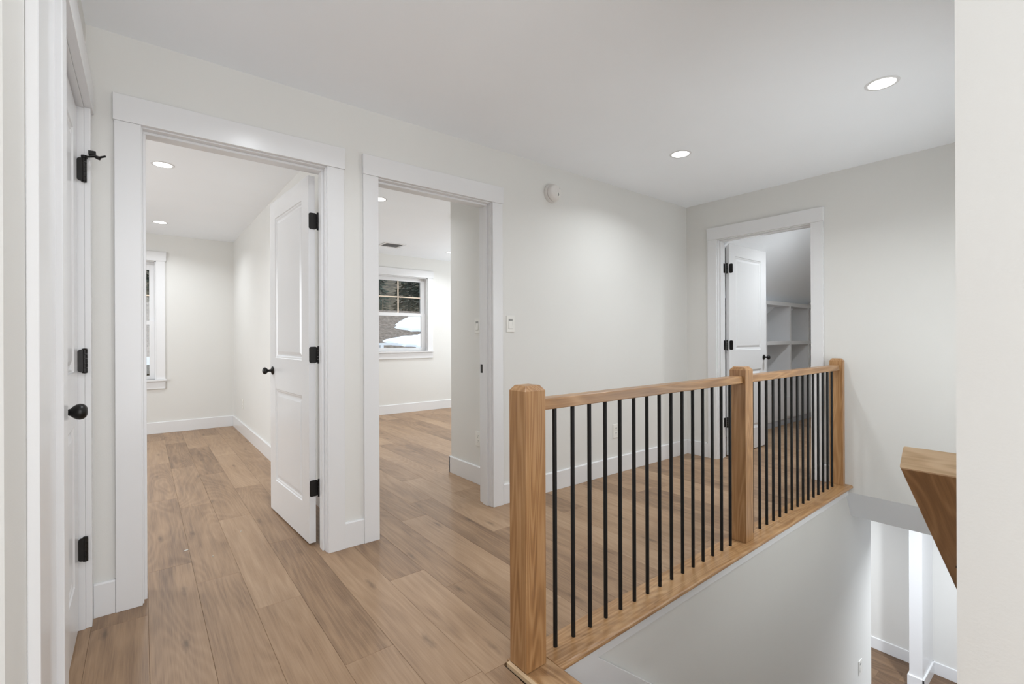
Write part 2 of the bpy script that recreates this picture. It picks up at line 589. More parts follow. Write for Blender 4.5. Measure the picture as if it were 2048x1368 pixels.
# white face board below the railing nosing and the raking stair skirt
m = MB()
m.box(0.12, 3.205, -0.017, 0.004, -0.068, -0.012)
fb = m.build('trim_1', M_TRIM, bevel=.002)
fb.location = (1.0, -1.366, 0); fb.rotation_euler.z = RA
tag(fb, 'white face board under the oak edge of the landing', 'trim', kind='structure')

# ---------------------------------------------------------------- baseboards
BH, BT = 0.137, 0.015


def base_profile(t=BT, h=BH):
    return [(0, 0), (t, 0), (t, h - .006), (t - .004, h), (0, h)]


def baseboard(name, runs, label, z=0.0):
    m = MB()
    for ax, a0_, a1_, w, sgn in runs:
        prof = [(w + sgn * p, z + q) for p, q in base_profile()]
        m.prism(prof, ax, a0_, a1_)
    o = m.build(name, M_TRIM, bevel=.0012)
    return tag(o, label, 'baseboard', kind='structure')


CW, CT = 0.088, 0.019
baseboard('baseboard_far', [('x', XL + CT, -0.091, 0, -1), ('x', 0.857, 0.963, 0, -1), ('x', 1.932, XB - BT, 0, -1)], 'white baseboard along the hall wall with the bedroom doorways')
baseboard('baseboard_end', [('y', -0.226, -BT, XB, -1), ('y', -1.315, -1.187, XB, -1)], 'white baseboard either side of the closet doorway')
baseboard('baseboard_bedroom', [('x', -2.5, RX - BT, RZ, -1), ('y', T + .1, RZ, RX, -1)], 'white baseboard round the first bedroom')
baseboard('baseboard_second_bedroom', [('x', RX + .11, 5.2, R2Y, -1), ('y', T + .1, 0.905, 2.06, -1), ('x', 2.06 - BT, 5.2, 0.89, 1)], 'white baseboard round the second bedroom')
baseboard('baseboard_lower', [('y', -1.208, 1.2, 7.08, -1), ('y', -3.5, -1.32, 7.08, -1), ('x', 6.602 - BT, 7.08, -1.32, -1), ('y', -1.335, -1.208, 6.602, -1), ('x', 6.602 - BT, 7.08, -1.208, 1)], 'white baseboard of the lower hall', ZL)


# ---------------------------------------------------------------- door sets
def frame_set(name, w, label, casing_w=(0.088, 0.088), both=True, stop_y=(0.035, 0.085), head=0.111, over=0.004, strike=None, tt=T, loc=(0, 0, 0), rz=0):
    """door frame in local axes: opening x 0..w, wall y 0..tt, hall side is -y"""
    r = empty(name, loc, rz)
    tag(r, label, 'door', kind='structure')
    rv = 0.005
    for s_ in ((-1, 1) if both else (-1,)):
        yf = -CT if s_ < 0 else tt
        yb = 0 if s_ < 0 else tt + CT
        B(-rv - casing_w[0], -rv, yf, yb, 0, H0 + rv).build('casing', M_TRIM, r, bevel=.0018)
        B(w + rv, w + rv + casing_w[1], yf, yb, 0, H0 + rv).build('casing', M_TRIM, r, bevel=.0018)
        yf2 = -CT - .007 if s_ < 0 else tt
        yb2 = 0 if s_ < 0 else tt + CT + .007
        B(-rv - casing_w[0] - over, w + rv + casing_w[1] + over, yf2, yb2, H0 + rv, H0 + rv + head).build('head_casing', M_TRIM, r, bevel=.0018)
    B(-J, 0, 0, tt, 0, H0).build('jamb', M_TRIM, r, bevel=.001)
    B(w, w + J, 0, tt, 0, H0).build('jamb', M_TRIM, r, bevel=.001)
    B(-J, w + J, 0, tt, H0, H0 + J).build('head_jamb', M_TRIM, r, bevel=.001)
    s0, s1 = stop_y
    m_ = MB().box(0, 0.011, s0, s1, 0, H0 - .011).box(w - 0.011, w, s0, s1, 0, H0 - .011).box(0, w, s0, s1, H0 - .011, H0)
    m_.build('stop', M_TRIM, r, bevel=.0015)
    if strike:
        x, y, z = strike
        sp = B(x - .0015, x, y - .014, y + .014, z - .03, z + .03).build('strike_plate', M_HINGE, r, bevel=.001)
        B(x - .0022, x, y - .006, y + .006, z - .012, z + .012).build('strike_hole', M_DARK, sp)
    return r


def leaf_mesh(w, h, t, stile=0.115, panels=((0.205, 0.80), (1.00, 1.905))):
    """two-panel moulded door leaf, x 0..w, y 0..t, z 0..h"""
    bm = bmesh.new()

    def face(pts):
        vs = [bm.verts.new(p) for p in pts]
        bm.faces.new(vs)

    for y, s_ in ((0.0, 1), (t, -1)):
        zs = [0.0]
        for p in panels: zs += list(p)
        zs.append(h)
        P = lambda x, z, d=0.0: (x, y + s_ * d, z)
        face([P(0, 0), P(stile, 0), P(stile, h), P(0, h)])
        face([P(w - stile, 0), P(w, 0), P(w, h), P(w - stile, h)])
        for a_, b2 in ((0.0, panels[0][0]), (panels[0][1], panels[1][0]), (panels[1][1], h)):
            face([P(stile, a_), P(w - stile, a_), P(w - stile, b2), P(stile, b2)])
        for za, zb in panels:
            rings = [(0, 0), (.004, .0045), (.011, .0055), (.019, .0095), (.026, .0095), (.042, .0035), (.044, .0028)]
            prev = None
            for ins, d in rings:
                c = [P(stile + ins, za + ins, d), P(w - stile - ins, za + ins, d), P(w - stile - ins, zb - ins, d), P(stile + ins, zb - ins, d)]
                if prev:
                    for i in range(4):
                        j = (i + 1) % 4
                        face([prev[i], prev[j], c[j], c[i]])
                prev = c
            face(prev)
    face([(0, 0, 0), (0, t, 0), (0, t, h), (0, 0, h)])
    face([(w, 0, 0), (w, t, 0), (w, t, h), (w, 0, h)])
    face([(0, 0, 0), (w, 0, 0), (w, t, 0), (0, t, 0)])
    face([(0, 0, h), (w, 0, h), (w, t, h), (0, t, h)])
    bmesh.ops.remove_doubles(bm, verts=bm.verts, dist=1e-5)
    bmesh.ops.recalc_face_normals(bm, faces=bm.faces)
    me = bpy.data.meshes.new('door_leaf')
    bm.to_mesh(me); bm.free()
    me.materials.append(M_TRIM)
    return me


KNOB = [(0, .026), (.003, .027), (.006, .025), (.009, .018), (.012, .010), (.026, .0078), (.032, .0105), (.037, .0165), (.043, .0212), (.049, .0228), (.055, .0215), (.060, .0165), (.0625, .010), (.063, .002)]


def door_leaf(parent, w, t=0.035, reach=1.0):
    """hinge edge at local x 0"""
    o = bpy.data.objects.new('door_leaf', leaf_mesh(w, 2.018, t))
    COL.objects.link(o)
    o.parent = parent
    bz = o.modifiers.new('bevel', 'BEVEL'); bz.width = .0012; bz.segments = 1; bz.limit_method = 'ANGLE'; bz.angle_limit = math.radians(60)
    for yy, d in ((0, -1), (t, 1)):
        k = MB().lathe((w - 0.060, yy, 0.915), (0, d, 0), [(a_ * reach, b_) for a_, b_ in KNOB], 28).build('knob', M_HINGE, o, smooth=True)
    B(w - .0005, w + .0015, t / 2 - .012, t / 2 + .012, .915 - .028, .915 + .028).build('latch_plate', M_HINGE, o, bevel=.0008)
    return o


def hinge(parent, x, y, z, plate, plate2=None, r=0.0068, h=0.089, pin=True):
    """barrel at (x,y), plate = (x0,x1,y0,y1) box footprint"""
    m_ = MB()
    for i in range(5):
        z0 = z - h / 2 + i * h / 5
        m_.tube((x, y, z0 + .0006), (x, y, z0 + h / 5 - .0006), r, n=14)
    m_.lathe((x, y, z + h / 2), (0, 0, 1), [(0, r * .9), (.002, r * 1.05), (.004, r * .7), (.005, .001)], 14)
    m_.lathe((x, y, z - h / 2), (0, 0, -1), [(0, r * .9), (.002, r * 1.05), (.004, r * .7), (.005, .001)], 14)
    o = m_.build('hinge', M_HINGE, parent, smooth=True)
    for pl in (plate, plate2):
        if not pl: continue
        x0, x1, y0, y1 = pl
        # rounded plate: profile in the wide direction and z
        if (x1 - x0) > (y1 - y0):
            a_, b2, ax, lo, hi = x0, x1, 'y', y0, y1
        else:
            a_, b2, ax, lo, hi = y0, y1, 'x', x0, x1
        rr = .010
        prof = []
        for cx_, cz_, s0_ in ((b2 - rr, z + h / 2 - rr, 0), (a_ + rr, z + h / 2 - rr, 90), (a_ + rr, z - h / 2 + rr, 180), (b2 - rr, z - h / 2 + rr, 270)):
            for q in range(0, 91, 30):
                an = math.radians(s0_ + q)
                prof.append((cx_ + rr * math.cos(an), cz_ + rr * math.sin(an)))
        MB().prism(prof, ax, lo, hi).build('hinge_plate', M_HINGE, o)
    return o


# door_1: open leaf into the first bedroom
D1 = frame_set('door_1', 0.761, 'first bedroom doorway with white casing, its two-panel door standing open inward', (0.088, 0.088), loc=(0.003, 0, 0))
leafroot = empty('door_swing', (0.750 - 0.003, 0.144, 0.012), math.radians(93.3))
leafroot.parent = D1
# keep two levels only: door_leaf is itself the swinging part
L1 = door_leaf(D1, 0.758)
L1.location = leafroot.location; L1.rotation_euler = leafroot.rotation_euler
bpy.data.objects.remove(leafroot)
for hz in (0.312, 1.046, 1.782):
    hinge(D1, 0.7605, 0.134, hz, (0.7135, 0.7560, 0.1392, 0.1418), (0.7592, 0.7612, 0.092, 0.128))

# door_2: doorway without a visible leaf
D2 = frame_set('door_2', 0.785, 'second bedroom doorway with white casing and a black strike plate', (0.087, 0.083), loc=(1.055, 0, 0), strike=(0.785, 0.110, 0.925), over=.003)

# door_3: closet doorway in the end wall; local x runs towards -y of the room
D3 = frame_set('door_3', 0.775, 'closet doorway in the end wall, its white two-panel door opened inward', (0.086, 0.086), loc=(XB, -0.3175, 0), rz=math.radians(-90))
L3 = door_leaf(D3, 0.772)
# local frame of D3: local x = -Y, local y = +X
L3.location = (0.0255, 4.381 - XB, 0.012)
L3.rotation_euler = (0, 0, math.radians(90))
for hz in (0.328, 1.062, 1.790):
    hinge(D3, 0.0155, 4.352 - XB, hz, (0.0262, 0.0595, 4.378 - XB - .0004, 4.381 - XB), (0.0, 0.002, 0.088, 0.135))

# door_4: closed narrow door in the wall beside the camera; local x runs towards +y of the room, local y = -X
D4 = frame_set('door_4', 0.729, 'narrow closed white door beside the camera with a black knob', (0.085, 0.064), both=False, stop_y=(0.060, 0.085), loc=(XL, -0.815, 0), rz=math.radians(90), over=.004)
L4 = door_leaf(D4, 0.722, reach=1.18)
L4.location = (0.7255, 0.055, 0.012)
L4.rotation_euler = (0, 0, math.radians(180))
for hz in (0.315, 1.050, 1.797):
    hz_ = hinge(D4, 0.7265, -0.0005, hz, (0.7195, 0.7260, 0.000, 0.0202), None, r=.0085)
# hinge-pin door stop on the top hinge
s_ = MB()
bx, by = -0.1765, -0.0885
s_.tube((bx, by, 1.842), (bx, by, 1.853), .010, n=14)
s_.tube((bx, by, 1.848), (bx + .042, by - .040, 1.846), .0035, n=10)
s_.tube((bx + .040, by - .038, 1.838), (bx + .044, by - .042, 1.846), .010, n=12)
s_.tube((bx + .042, by - .040, 1.842), (bx + .066, by - .052, 1.849), .0038, n=10)
s_.box(bx + .014, bx + .036, by - .040, by - .012, 1.852, 1.866)
ds = s_.build('door_stop', M_HINGE, smooth=True)
tag(ds, 'small black hinge-pin door stop sticking out from the top hinge of the narrow door', 'door stop')

# casing of a further opening on the wall beside the camera
m = B(XL, XL + CT, -1.262, -1.135, 0, CEIL)
o = m.build('trim_2', M_TRIM, bevel=.002)
tag(o, 'white upright casing board on the wall beside the camera', 'trim', kind='structure')
m = B(XL, XL + .004, -1.135, -0.897, 0, CEIL)
o = m.build('trim_4', M_TRIM)
tag(o, 'flat white board between the two upright casings beside the camera', 'trim', kind='structure')


# ---------------------------------------------------------------- windows
def window(name, w, y, gx, gz, mz, label, casing=0.088, head_over=0.012):
    """w = wall opening; gx,gz glass extents; mz meeting rail; y room face of the wall"""
    r = empty(name, ((w[0] + w[1]) / 2, y, w[2]))
    tag(r, label, 'window', kind='structure')
    ox, oy, oz = r.location

    def bb(n_, *a, mat=M_TRIM, par=r, bev=.0015):
        a = (a[0] - ox, a[1] - ox, a[2] - oy, a[3] - oy, a[4] - oz, a[5] - oz)
        return B(*a).build(n_, mat, par, bevel=bev)

    bb('casing', w[0] - casing, w[0], y - CT, y, w[2], w[3])
    bb('casing', w[1], w[1] + casing, y - CT, y, w[2], w[3])
    bb('head_casing', w[0] - casing - head_over, w[1] + casing + head_over, y - CT - .007, y, w[3], w[3] + .112)
    bb('stool', w[0] - casing - head_over, w[1] + casing + head_over, y - .048, y + .05, w[2] - .02, w[2])
    bb('apron', w[0] - casing, w[1] + casing, y - CT, y, w[2] - .115, w[2] - .02)
    f = MB()
    for x0_, x1_ in ((w[0], w[0] + .012), (w[1] - .012, w[1])):
        f.box(x0_ - ox, x1_ - ox, 0, .14, 0, w[3] - oz)
    f.box(w[0] - ox, w[1] - ox, 0, .14, w[3] - .012 - oz, w[3] - oz)
    f.box(w[0] - ox, w[1] - ox, .05, .15, 0, .012)
    f.build('frame', M_TRIM, r, bevel=.001)
    for k, (z0_, z1_, yy) in enumerate(((gz[0], mz[0], y + .052), (mz[1], gz[1], y + .078))):
        sx0, sx1 = w[0] + .012, w[1] - .012
        zb = w[2] + .012 if k == 0 else mz[0] - .0
        zt = mz[1] if k == 0 else w[3] - .012
        s2 = MB()
        s2.box(sx0 - ox, gx[0] - ox, yy - oy, yy + .026 - oy, zb - oz, zt - oz)
        s2.box(gx[1] - ox, sx1 - ox, yy - oy, yy + .026 - oy, zb - oz, zt - oz)
        s2.box(gx[0] - ox, gx[1] - ox, yy - oy, yy + .026 - oy, zb - oz, z0_ - oz)
        s2.box(gx[0] - ox, gx[1] - ox, yy - oy, yy + .026 - oy, z1_ - oz, zt - oz)
        sash = s2.build('sash', M_TRIM, r, bevel=.001)
        B(gx[0] - ox, gx[1] - ox, yy + .011 - oy, yy + .015 - oy, z0_ - oz, z1_ - oz).build('pane', M_GLASS, sash)
        if k == 1:
            cx_ = (gx[0] + gx[1]) / 2; cz_ = (z0_ + z1_) / 2
            for a in ((cx_ - .008, cx_ + .008, yy + .006, yy + .020, z0_, z1_), (gx[0], gx[1], yy + .006, yy + .020, cz_ - .008, cz_ + .008)):
                B(a[0] - ox, a[1] - ox, a[2] - oy, a[3] - oy, a[4] - oz, a[5] - oz).build('muntin', M_BRASS, sash)
    return r


window('window_1', WIN1, RZ, (-0.690, 0.066), (0.700, 1.982), (1.318, 1.366), 'tall white sash window in the first bedroom, mostly hidden by the door casing')
window('window_2', WIN2, R2Y, (2.736, 3.490), (0.998, 2.034), (1.490, 1.538), 'white sash window of the second bedroom with a four-pane upper sash')


# ---------------------------------------------------------------- railing
RAIL = empty('stair_railing', (1.0, -1.366, 0.0126), RA)
tag(RAIL, 'oak stair railing with three square posts and round black balusters along the stairwell', 'railing')


def newel(u0, u1, h=0.958, v0=0.0, v1=0.088):
    m_ = MB()
    a, c = .0, .014
    zs = [(0, 0), (h - .018, 0), (h, c)]
    b_ = 0
    for z_, k in zs:
        m_.v += [(u0 + k, v0 + k, z_), (u1 - k, v0 + k, z_), (u1 - k, v1 - k, z_), (u0 + k, v1 - k, z_)]
    m_.f += [(3, 2, 1, 0), (8, 9, 10, 11)]
    for q in (0, 4):
        for i in range(4):
            j = (i + 1) % 4
            m_.f.append((q + i, q + j, q + 4 + j, q + 4 + i))
    return m_.build('newel_post', M_OAKZ, RAIL, bevel=.0018, origin=((u0 + u1) / 2 + .0, (v0 + v1) / 2, 0))


newel(0, .090); newel(1.572, 1.662); newel(3.150, 3.194)


def rail_profile(v0, v1, z0, z1, r=.005):
    return [(v0, z0 + r * .5), (v0 + r * .5, z0), (v1 - r * .5, z0), (v1, z0 + r * .5), (v1, z1 - r), (v1 - r * .3, z1 - r * .3), (v1 - r, z1),
            (v0 + r, z1), (v0 + r * .3, z1 - r * .3), (v0, z1 - r)]


for u0, u1 in ((.090, 1.572), (1.662, 3.150)):
    MB().prism(rail_profile(.016, .076, .868, .907), 'x', u0, u1).build('handrail', M_OAKX, RAIL, origin=((u0 + u1) / 2, .046, .88))
bal = MB().tube((0, 0, 0), (0, 0, .870), .0080, n=20).mesh('baluster', M_BLACK, True)
for i in range(15):
    for base_u in (.175, 1.747):
        o = bpy.data.objects.new('baluster', bal)
        COL.objects.link(o)
        o.parent = RAIL
        o.location = (base_u + .0935 * i, .0435, 0)
        md = o.modifiers.new('split', 'EDGE_SPLIT')

# oak landing boards with rounded nosing
ND = empty('landing_nosing', (1.0, -1.366, 0), RA)
tag(ND, 'oak nosing boards edging the landing at the stairwell, mitred at the corner post', 'nosing')


def round_nose(front, back, z0, z1, sgn=1, n=6):
    r = (z1 - z0) / 2
    pr = [(back, z0), (back, z1)]
    for i in range(n + 1):
        a = math.pi / 2 - math.pi * i / n
        pr.append((front - sgn * -1 * r - sgn * r * math.cos(a) if False else front + sgn * (r - r * math.cos(a)), (z0 + z1) / 2 + r * math.sin(a)))
    return pr


def nosing_mesh():
    # board along the railing, mitred at its near end
    m_ = MB()
    pr = round_nose(-.047, .105, -.012, .012)
    n = len(pr)
    for end in (0, 1):
        for v_, z_ in pr:
            u_ = (.113 if v_ < 0.0 else .113) if end == 0 else 3.212
            if end == 0:
                u_ = .113 + min(0.0, 0) - (v_ + .047) * 0.0
            m_.v.append((u_, v_, z_))
    m_.f += [tuple(range(n)), tuple(n + i for i in reversed(range(n)))]
    for i in range(n):
        j = (i + 1) % n
        m_.f.append((i, n + i, n + j, j))
    return m_


nosing_mesh().build('nosing_board', M_OAKX, ND, bevel=.0008)
# board along the top of the stairs (runs towards the near wall)
MB().prism([(x, z) for x, z in [(.0, -.010), (.0, .010)] + [(.119 - .011 + .011 * math.cos(a), .001 + .011 * math.sin(a)) for a in (math.pi / 2, math.pi / 4, 0, -math.pi / 4, -math.pi / 2)]],
           'y', YN + 1.366 + .004, .104).build('stair_nosing_board', M_OAKY, ND, bevel=.0008)
B(-.014, -.0005, YN + 1.366 + .006, .090, -.004, .0125).build('raw_edge_strip', M_RAW, ND, bevel=.001)

# ---------------------------------------------------------------- staircase
ST = empty('staircase', (1.115, -1.9, 0))
tag(ST, 'oak and white staircase going down beside the railing', 'stairs')
RISE, RUN = -ZL / 14, 0.2525
for i in range(13):
    z = -RISE * (i + 1); x = RUN * i
    m_ = MB()
    prof = [(x, z - .025), (x, z), (x + RUN + .012, z)]
    prof += [(x + RUN + .022, z - .004), (x + RUN + .026, z - .0125), (x + RUN + .022, z - .021), (x + RUN + .012, z - .025)]
    m_.prism(prof, 'y', YN + 1.9 + .002, -1.385 + 1.9 + 0.0125 * x - .022)
    m_.build('tread', M_STAIR, ST)
for i in range(14):
    z1_ = -RISE * i - (.025 if i else .012); z0_ = -RISE * (i + 1)
    B(RUN * i - .014, RUN * i, YN + 1.9 + .002, -1.385 + 1.9 + 0.0125 * RUN * i - .022, z0_, z1_).build('riser', M_TRIM, ST)
m_ = MB()
sl = RISE / RUN
x0_, x1_ = 0.0, 3.45
m_.prism([(0.0, -0.012), (0.0, -0.62), (x1_, -0.62 - sl * x1_ + .0), (x1_, -.062 - sl * (x1_ - .227)), (.227, -.066), (.227, -.012)], 'y', 1.9 - 1.366 - .019, 1.9 - 1.366 + .003)
sk = m_.build('skirtboard', M_TRIM, ST, bevel=.002)
sk.rotation_euler.z = RA
sk.location = (0.004, 0.0, 0)

# wall-mounted oak handrail going down beside the near wall
HR = empty('wall_handrail', (1.15, -2.315, 0.876))
tag(HR, 'oak handrail on the near stair wall, its squared end pointing at the camera', 'handrail')
an = math.radians(37.6)
mrail = MB().prism(rail_profile(-.0885, 0, 0, .046, .003), 'x', 0, 3.6).build('rail', M_OAKX, HR)
mrail.rotation_euler = (0, an, 0)
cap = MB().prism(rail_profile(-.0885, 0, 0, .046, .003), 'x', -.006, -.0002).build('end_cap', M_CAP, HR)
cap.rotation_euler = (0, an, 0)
cap['label'] = 'paler oak end cap of the handrail, lightened further as if lit'
for d_ in (0.45, 1.7, 3.0):
    px, pz = d_ * math.cos(an), -d_ * math.sin(an)
    k_ = MB()
    k_.tube((px, -.045, pz - .001), (px - .0, -.045, pz - .050), .009, n=14)
    k_.tube((px, -.045, pz - .045), (px, -.108, pz - .075), .008, n=12)
    k_.tube((px, -.100, pz - .075), (px, -.1088, pz - .075), .030, n=20)
    k_.box(px - .03, px + .03, -.060, -.030, pz - .006, pz - .002)
    k_.build('bracket', M_HINGE, HR, smooth=True)


# ---------------------------------------------------------------- lamps
def downlight(x, y, z, label, power, group):
    r = empty('ceiling_light', (x, y, z))
    tag(r, label, 'light', group)
    MB().lathe((0, 0, 0), (0, 0, -1), [(0, .072), (.002, .0715), (.0035, .067), (.0035, .058), (.001, .056)], 36).build('trim_ring', M_TRIM, r, smooth=True)
    MB().lathe((0, 0, -.0012), (0, 0, -1), [(0, .056), (.0016, .056)], 36).build('lens', M_LENS, r)
    l = area('lamp', (0, 0, -.0042), .108, power)
    l.parent = r
    return r


downlight(2.949, -0.725, CEIL, 'round recessed ceiling light in the hall, in front of the closet doorway', LAMP_HALL, 'hall downlights')
downlight(2.937, -1.862, CEIL, 'round recessed ceiling light directly above the stairwell', LAMP_HALL, 'hall downlights')
downlight(0.53, -0.93, CEIL, 'round recessed ceiling light above the first bedroom doorway, out of view', LAMP_HALL, 'hall downlights')
downlight(0.121, 1.707, CEIL, 'round recessed light in the first bedroom, the one nearer the doorway', LAMP_ROOM, 'first bedroom downlights')
downlight(0.157, 3.812, CEIL, 'round recessed light in the first bedroom, the one nearer the window', LAMP_ROOM, 'first bedroom downlights')
downlight(-1.6, 1.707, CEIL, 'round recessed light on the hidden side of the first bedroom, near its doorway', LAMP_ROOM, 'first bedroom downlights')
downlight(1.705, 1.557, CEIL, 'round recessed light in the second bedroom, half hidden by the door casing', LAMP_ROOM, 'second bedroom downlights')
downlight(3.585, 3.449, CEIL, 'round recessed light in the second bedroom, beside the corner of the short wall', LAMP_ROOM, 'second bedroom downlights')
downlight(1.75, 3.449, CEIL, 'round recessed light in the second bedroom, hidden by the hall wall', LAMP_ROOM, 'second bedroom downlights')
downlight(5.20, -1.15, CEIL, 'round recessed light in the closet ceiling, hidden above the doorway', LAMP_CLOSET, 'closet light')
for x, y, t_ in ((5.7, -1.9, 'near the stair foot'), (5.9, 0.2, 'round the corner')):
    downlight(x, y, -0.262, 'round recessed light of the lower hall ' + t_, LAMP_LOWER, 'lower hall downlights')


# ---------------------------------------------------------------- switches, outlets, detectors, vent
def plate_switch(name, loc, rz, label, kind='switch', z_label=None):
    """wall plate in local axes: faces -y"""
    r = empty(name, loc, rz)
    tag(r, label, kind, None)
    B(-.035, .035, -.0055, 0, -.0575, .0575).build('plate', M_PLASTIC, r, bevel=.002)
    if kind == 'switch':
        m_ = MB()
        m_.prism([(-.0055, -.033), (-.0085, -.032), (-.0062, 0.002), (-.0055, .033)], 'x', -.0165, .0165)
        m_.build('rocker', M_PLASTIC, r, bevel=.0006)
        B(-.018, .018, -.0058, -.0050, -.0345, .0345).build('rocker_gap', M_GREY, r)
    else:
        for s_ in (-1, 1):
            f = B(-.0165, .0165, -.0075, -.0055, s_ * .0195 - .0145, s_ * .0195 + .0145).build('receptacle', M_PLASTIC, r, bevel=.002)
            g = MB()
            for xx in (-.0065, .0065):
                g.box(xx - .0011, xx + .0011, -.0078, -.0070, s_ * .0195 - .001, s_ * .0195 + .008)
            g.tube((0, -.0078, s_ * .0195 - .0075), (0, -.0070, s_ * .0195 - .0075), .0025, n=10)
            g.build('slots', M_DARK, f)
        MB().tube((0, -.0066, 0), (0, -.0055, 0), .003, n=10).build('screw', M_PLASTIC, r)
    return r


plate_switch('light_switch', (2.004, 0, 1.233), 0, 'white rocker light switch on the hall wall right beside the second doorway')
plate_switch('light_switch', (2.06, 0.486, 1.232), math.radians(-90), 'white rocker light switch on the short wall inside the second bedroom')
plate_switch('outlet', (3.124, 0, 0.352), 0, 'white wall outlet low on the hall wall behind the balusters', 'outlet')
plate_switch('outlet', (2.06, 0.478, 0.352), math.radians(-90), 'white wall outlet low on the short wall inside the second bedroom', 'outlet')
plate_switch('outlet', (RX, 3.853, 0.36), math.radians(-90), 'white wall outlet low on the side wall of the first bedroom', 'outlet')
o_ = fr(3.55, swy, -1.535)
plate_switch('light_switch', o_, RA, 'white switch plate on the stairwell wall by the lower floor')

SD = empty('smoke_detector', (2.393, 0, 2.207))
tag(SD, 'round white smoke detector high on the hall wall between the second doorway and the corner', 'smoke detector')
MB().lathe((0, 0, 0), (0, -1, 0), [(0, .068), (.004, .069), (.021, .069), (.026, .067), (.027, .062)], 48).build('base', M_PLASTIC2, SD, smooth=True)
MB().lathe((0, -.027, 0), (0, -1, 0), [(0, .056), (.0035, .056)], 40).build('gap', M_GREY, SD)
MB().lathe((0, -.0305, 0), (0, -1, 0), [(0, .061), (.003, .063), (.014, .061), (.024, .055), (.032, .046), (.036, .034), (.037, .001)], 48).build('cover', M_PLASTIC2, SD, smooth=True)
MB().lathe((.014, -.0660, -.016), (0, -1, 0), [(0, .018), (.0025, .017)], 24).build('test_button', M_PLASTIC, SD)
MB().prism([(.014, -.001), (.0205, -.021), (.014, -.030), (.0075, -.021)], 'y', -.0697, -.0680).build('drop_mark', M_GREY, SD)
B(.016, .034, -.0640, -.0590, .030, .034).build('vent_slot', M_GREY, SD)

VT = empty('ceiling_vent', (2.672, 3.468, CEIL))
tag(VT, 'rectangular slatted ceiling register in the second bedroom', 'vent')
VT.rotation_euler.z = 0
MB().box(-.15, .15, -.15, -.115, -.006, 0).box(-.15, .15, .115, .15, -.006, 0).box(-.15, -.115, -.115, .115, -.006, 0).box(.115, .15, -.115, .115, -.006, 0).build('frame', M_TRIM, VT, bevel=.001)
B(-.115, .115, -.115, .115, -.0015, 0).build('recess', M_DARK, VT)
for i in range(9):
    y_ = -.104 + i * .026
    MB().prism([(y_ - .008, -.006), (y_ + .006, -.001), (y_ + .007, -.002), (y_ - .007, -.007)], 'x', -.115, .115).build('slat', M_TRIM, VT)
SD2 = empty('smoke_detector', (2.625, 1.70, CEIL))
tag(SD2, 'white ceiling smoke detector in the second bedroom, only its rim showing', 'smoke detector')
MB().lathe((0, 0, 0), (0, 0, -1), [(0, .062), (.012, .062), (.024, .054), (.028, .02)], 40).build('cover', M_PLASTIC, SD2, smooth=True)

# ---------------------------------------------------------------- closet cubbies
CU = empty('cubby_shelves', (5.6, 0.023, 0))
tag(CU, 'white built-in cubby shelves under the sloping closet ceiling', 'shelving')
X0, X1 = -0.35, 1.98
D_ = .38
zt = (0.555, 1.040, 1.541)


def cub(n_, *a, mat=M_TRIM):
    return B(*a).build(n_, mat, CU, bevel=.0015)


cub('back_panel', X0, X1, D_ - .012, D_, .06, 1.56)
cub('top_shelf', X0, X1, 0, D_, 1.541, 1.590)
cub('shelf', X0, X1, .002, D_ - .012, 1.040, 1.088)
cub('shelf', X0, X1, .002, D_ - .012, .545, .594)
for xd in (X0 + .02, 0.41, 1.118, 1.735):
    cub('divider', xd - .022, xd + .022, .001, D_ - .012, .594, 1.541)
cub('side_panel', X0 - .02, X0, 0, D_, 0, 1.59)
cub('front_panel', X0, X1, .004, .022, .075, .545)
cub('access_door', .92, 1.18, -.008, .004, .10, .36)
cub('toe_kick', X0, X1, .012, .030, 0, .075, mat=M_TOE)

# ---------------------------------------------------------------- scraps on the floor
for (x, y, w_, a_, lab) in ((0.181, 0.50, .020, .3, 'small white plaster crumb on the bedroom floor just inside the first doorway'),
                            (0.452, 0.60, .010, 1.1, 'tiny white plaster crumb on the bedroom floor near the open door'),
                            (0.285, 0.33, .007, .6, 'tiny white speck on the floor in front of the first doorway')):
    o = B(-w_ / 2, w_ / 2, -w_ * .16, w_ * .16, 0, .003).build('plaster_crumb', M_PLASTIC, bevel=.0008)
    o.location = (x, y, 0.0); o.rotation_euler.z = a_
    tag(o, lab, 'debris', 'plaster crumbs')

# ---------------------------------------------------------------- outside
def ground_mat():
    m, nt, N, L, Bs = new_mat('brown_winter_brush_ground')
    tc = N.new('ShaderNodeTexCoord')
    nz = N.new('ShaderNodeTexNoise'); nz.inputs['Scale'].default_value = 2.2; nz.inputs['Detail'].default_value = 8
    L.new(tc.outputs['Object'], nz.inputs['Vector'])
    cr = N.new('ShaderNodeValToRGB')
    cr.color_ramp.elements[0].position = .35; cr.color_ramp.elements[0].color = (.035, .026, .016, 1)
    cr.color_ramp.elements[1].position = .68; cr.color_ramp.elements[1].color = (.16, .125, .08, 1)
    L.new(nz.outputs['Fac'], cr.inputs[0]); L.new(cr.outputs[0], Bs.inputs['Base Color'])
    Bs.inputs['Roughness'].default_value = .95
    return m


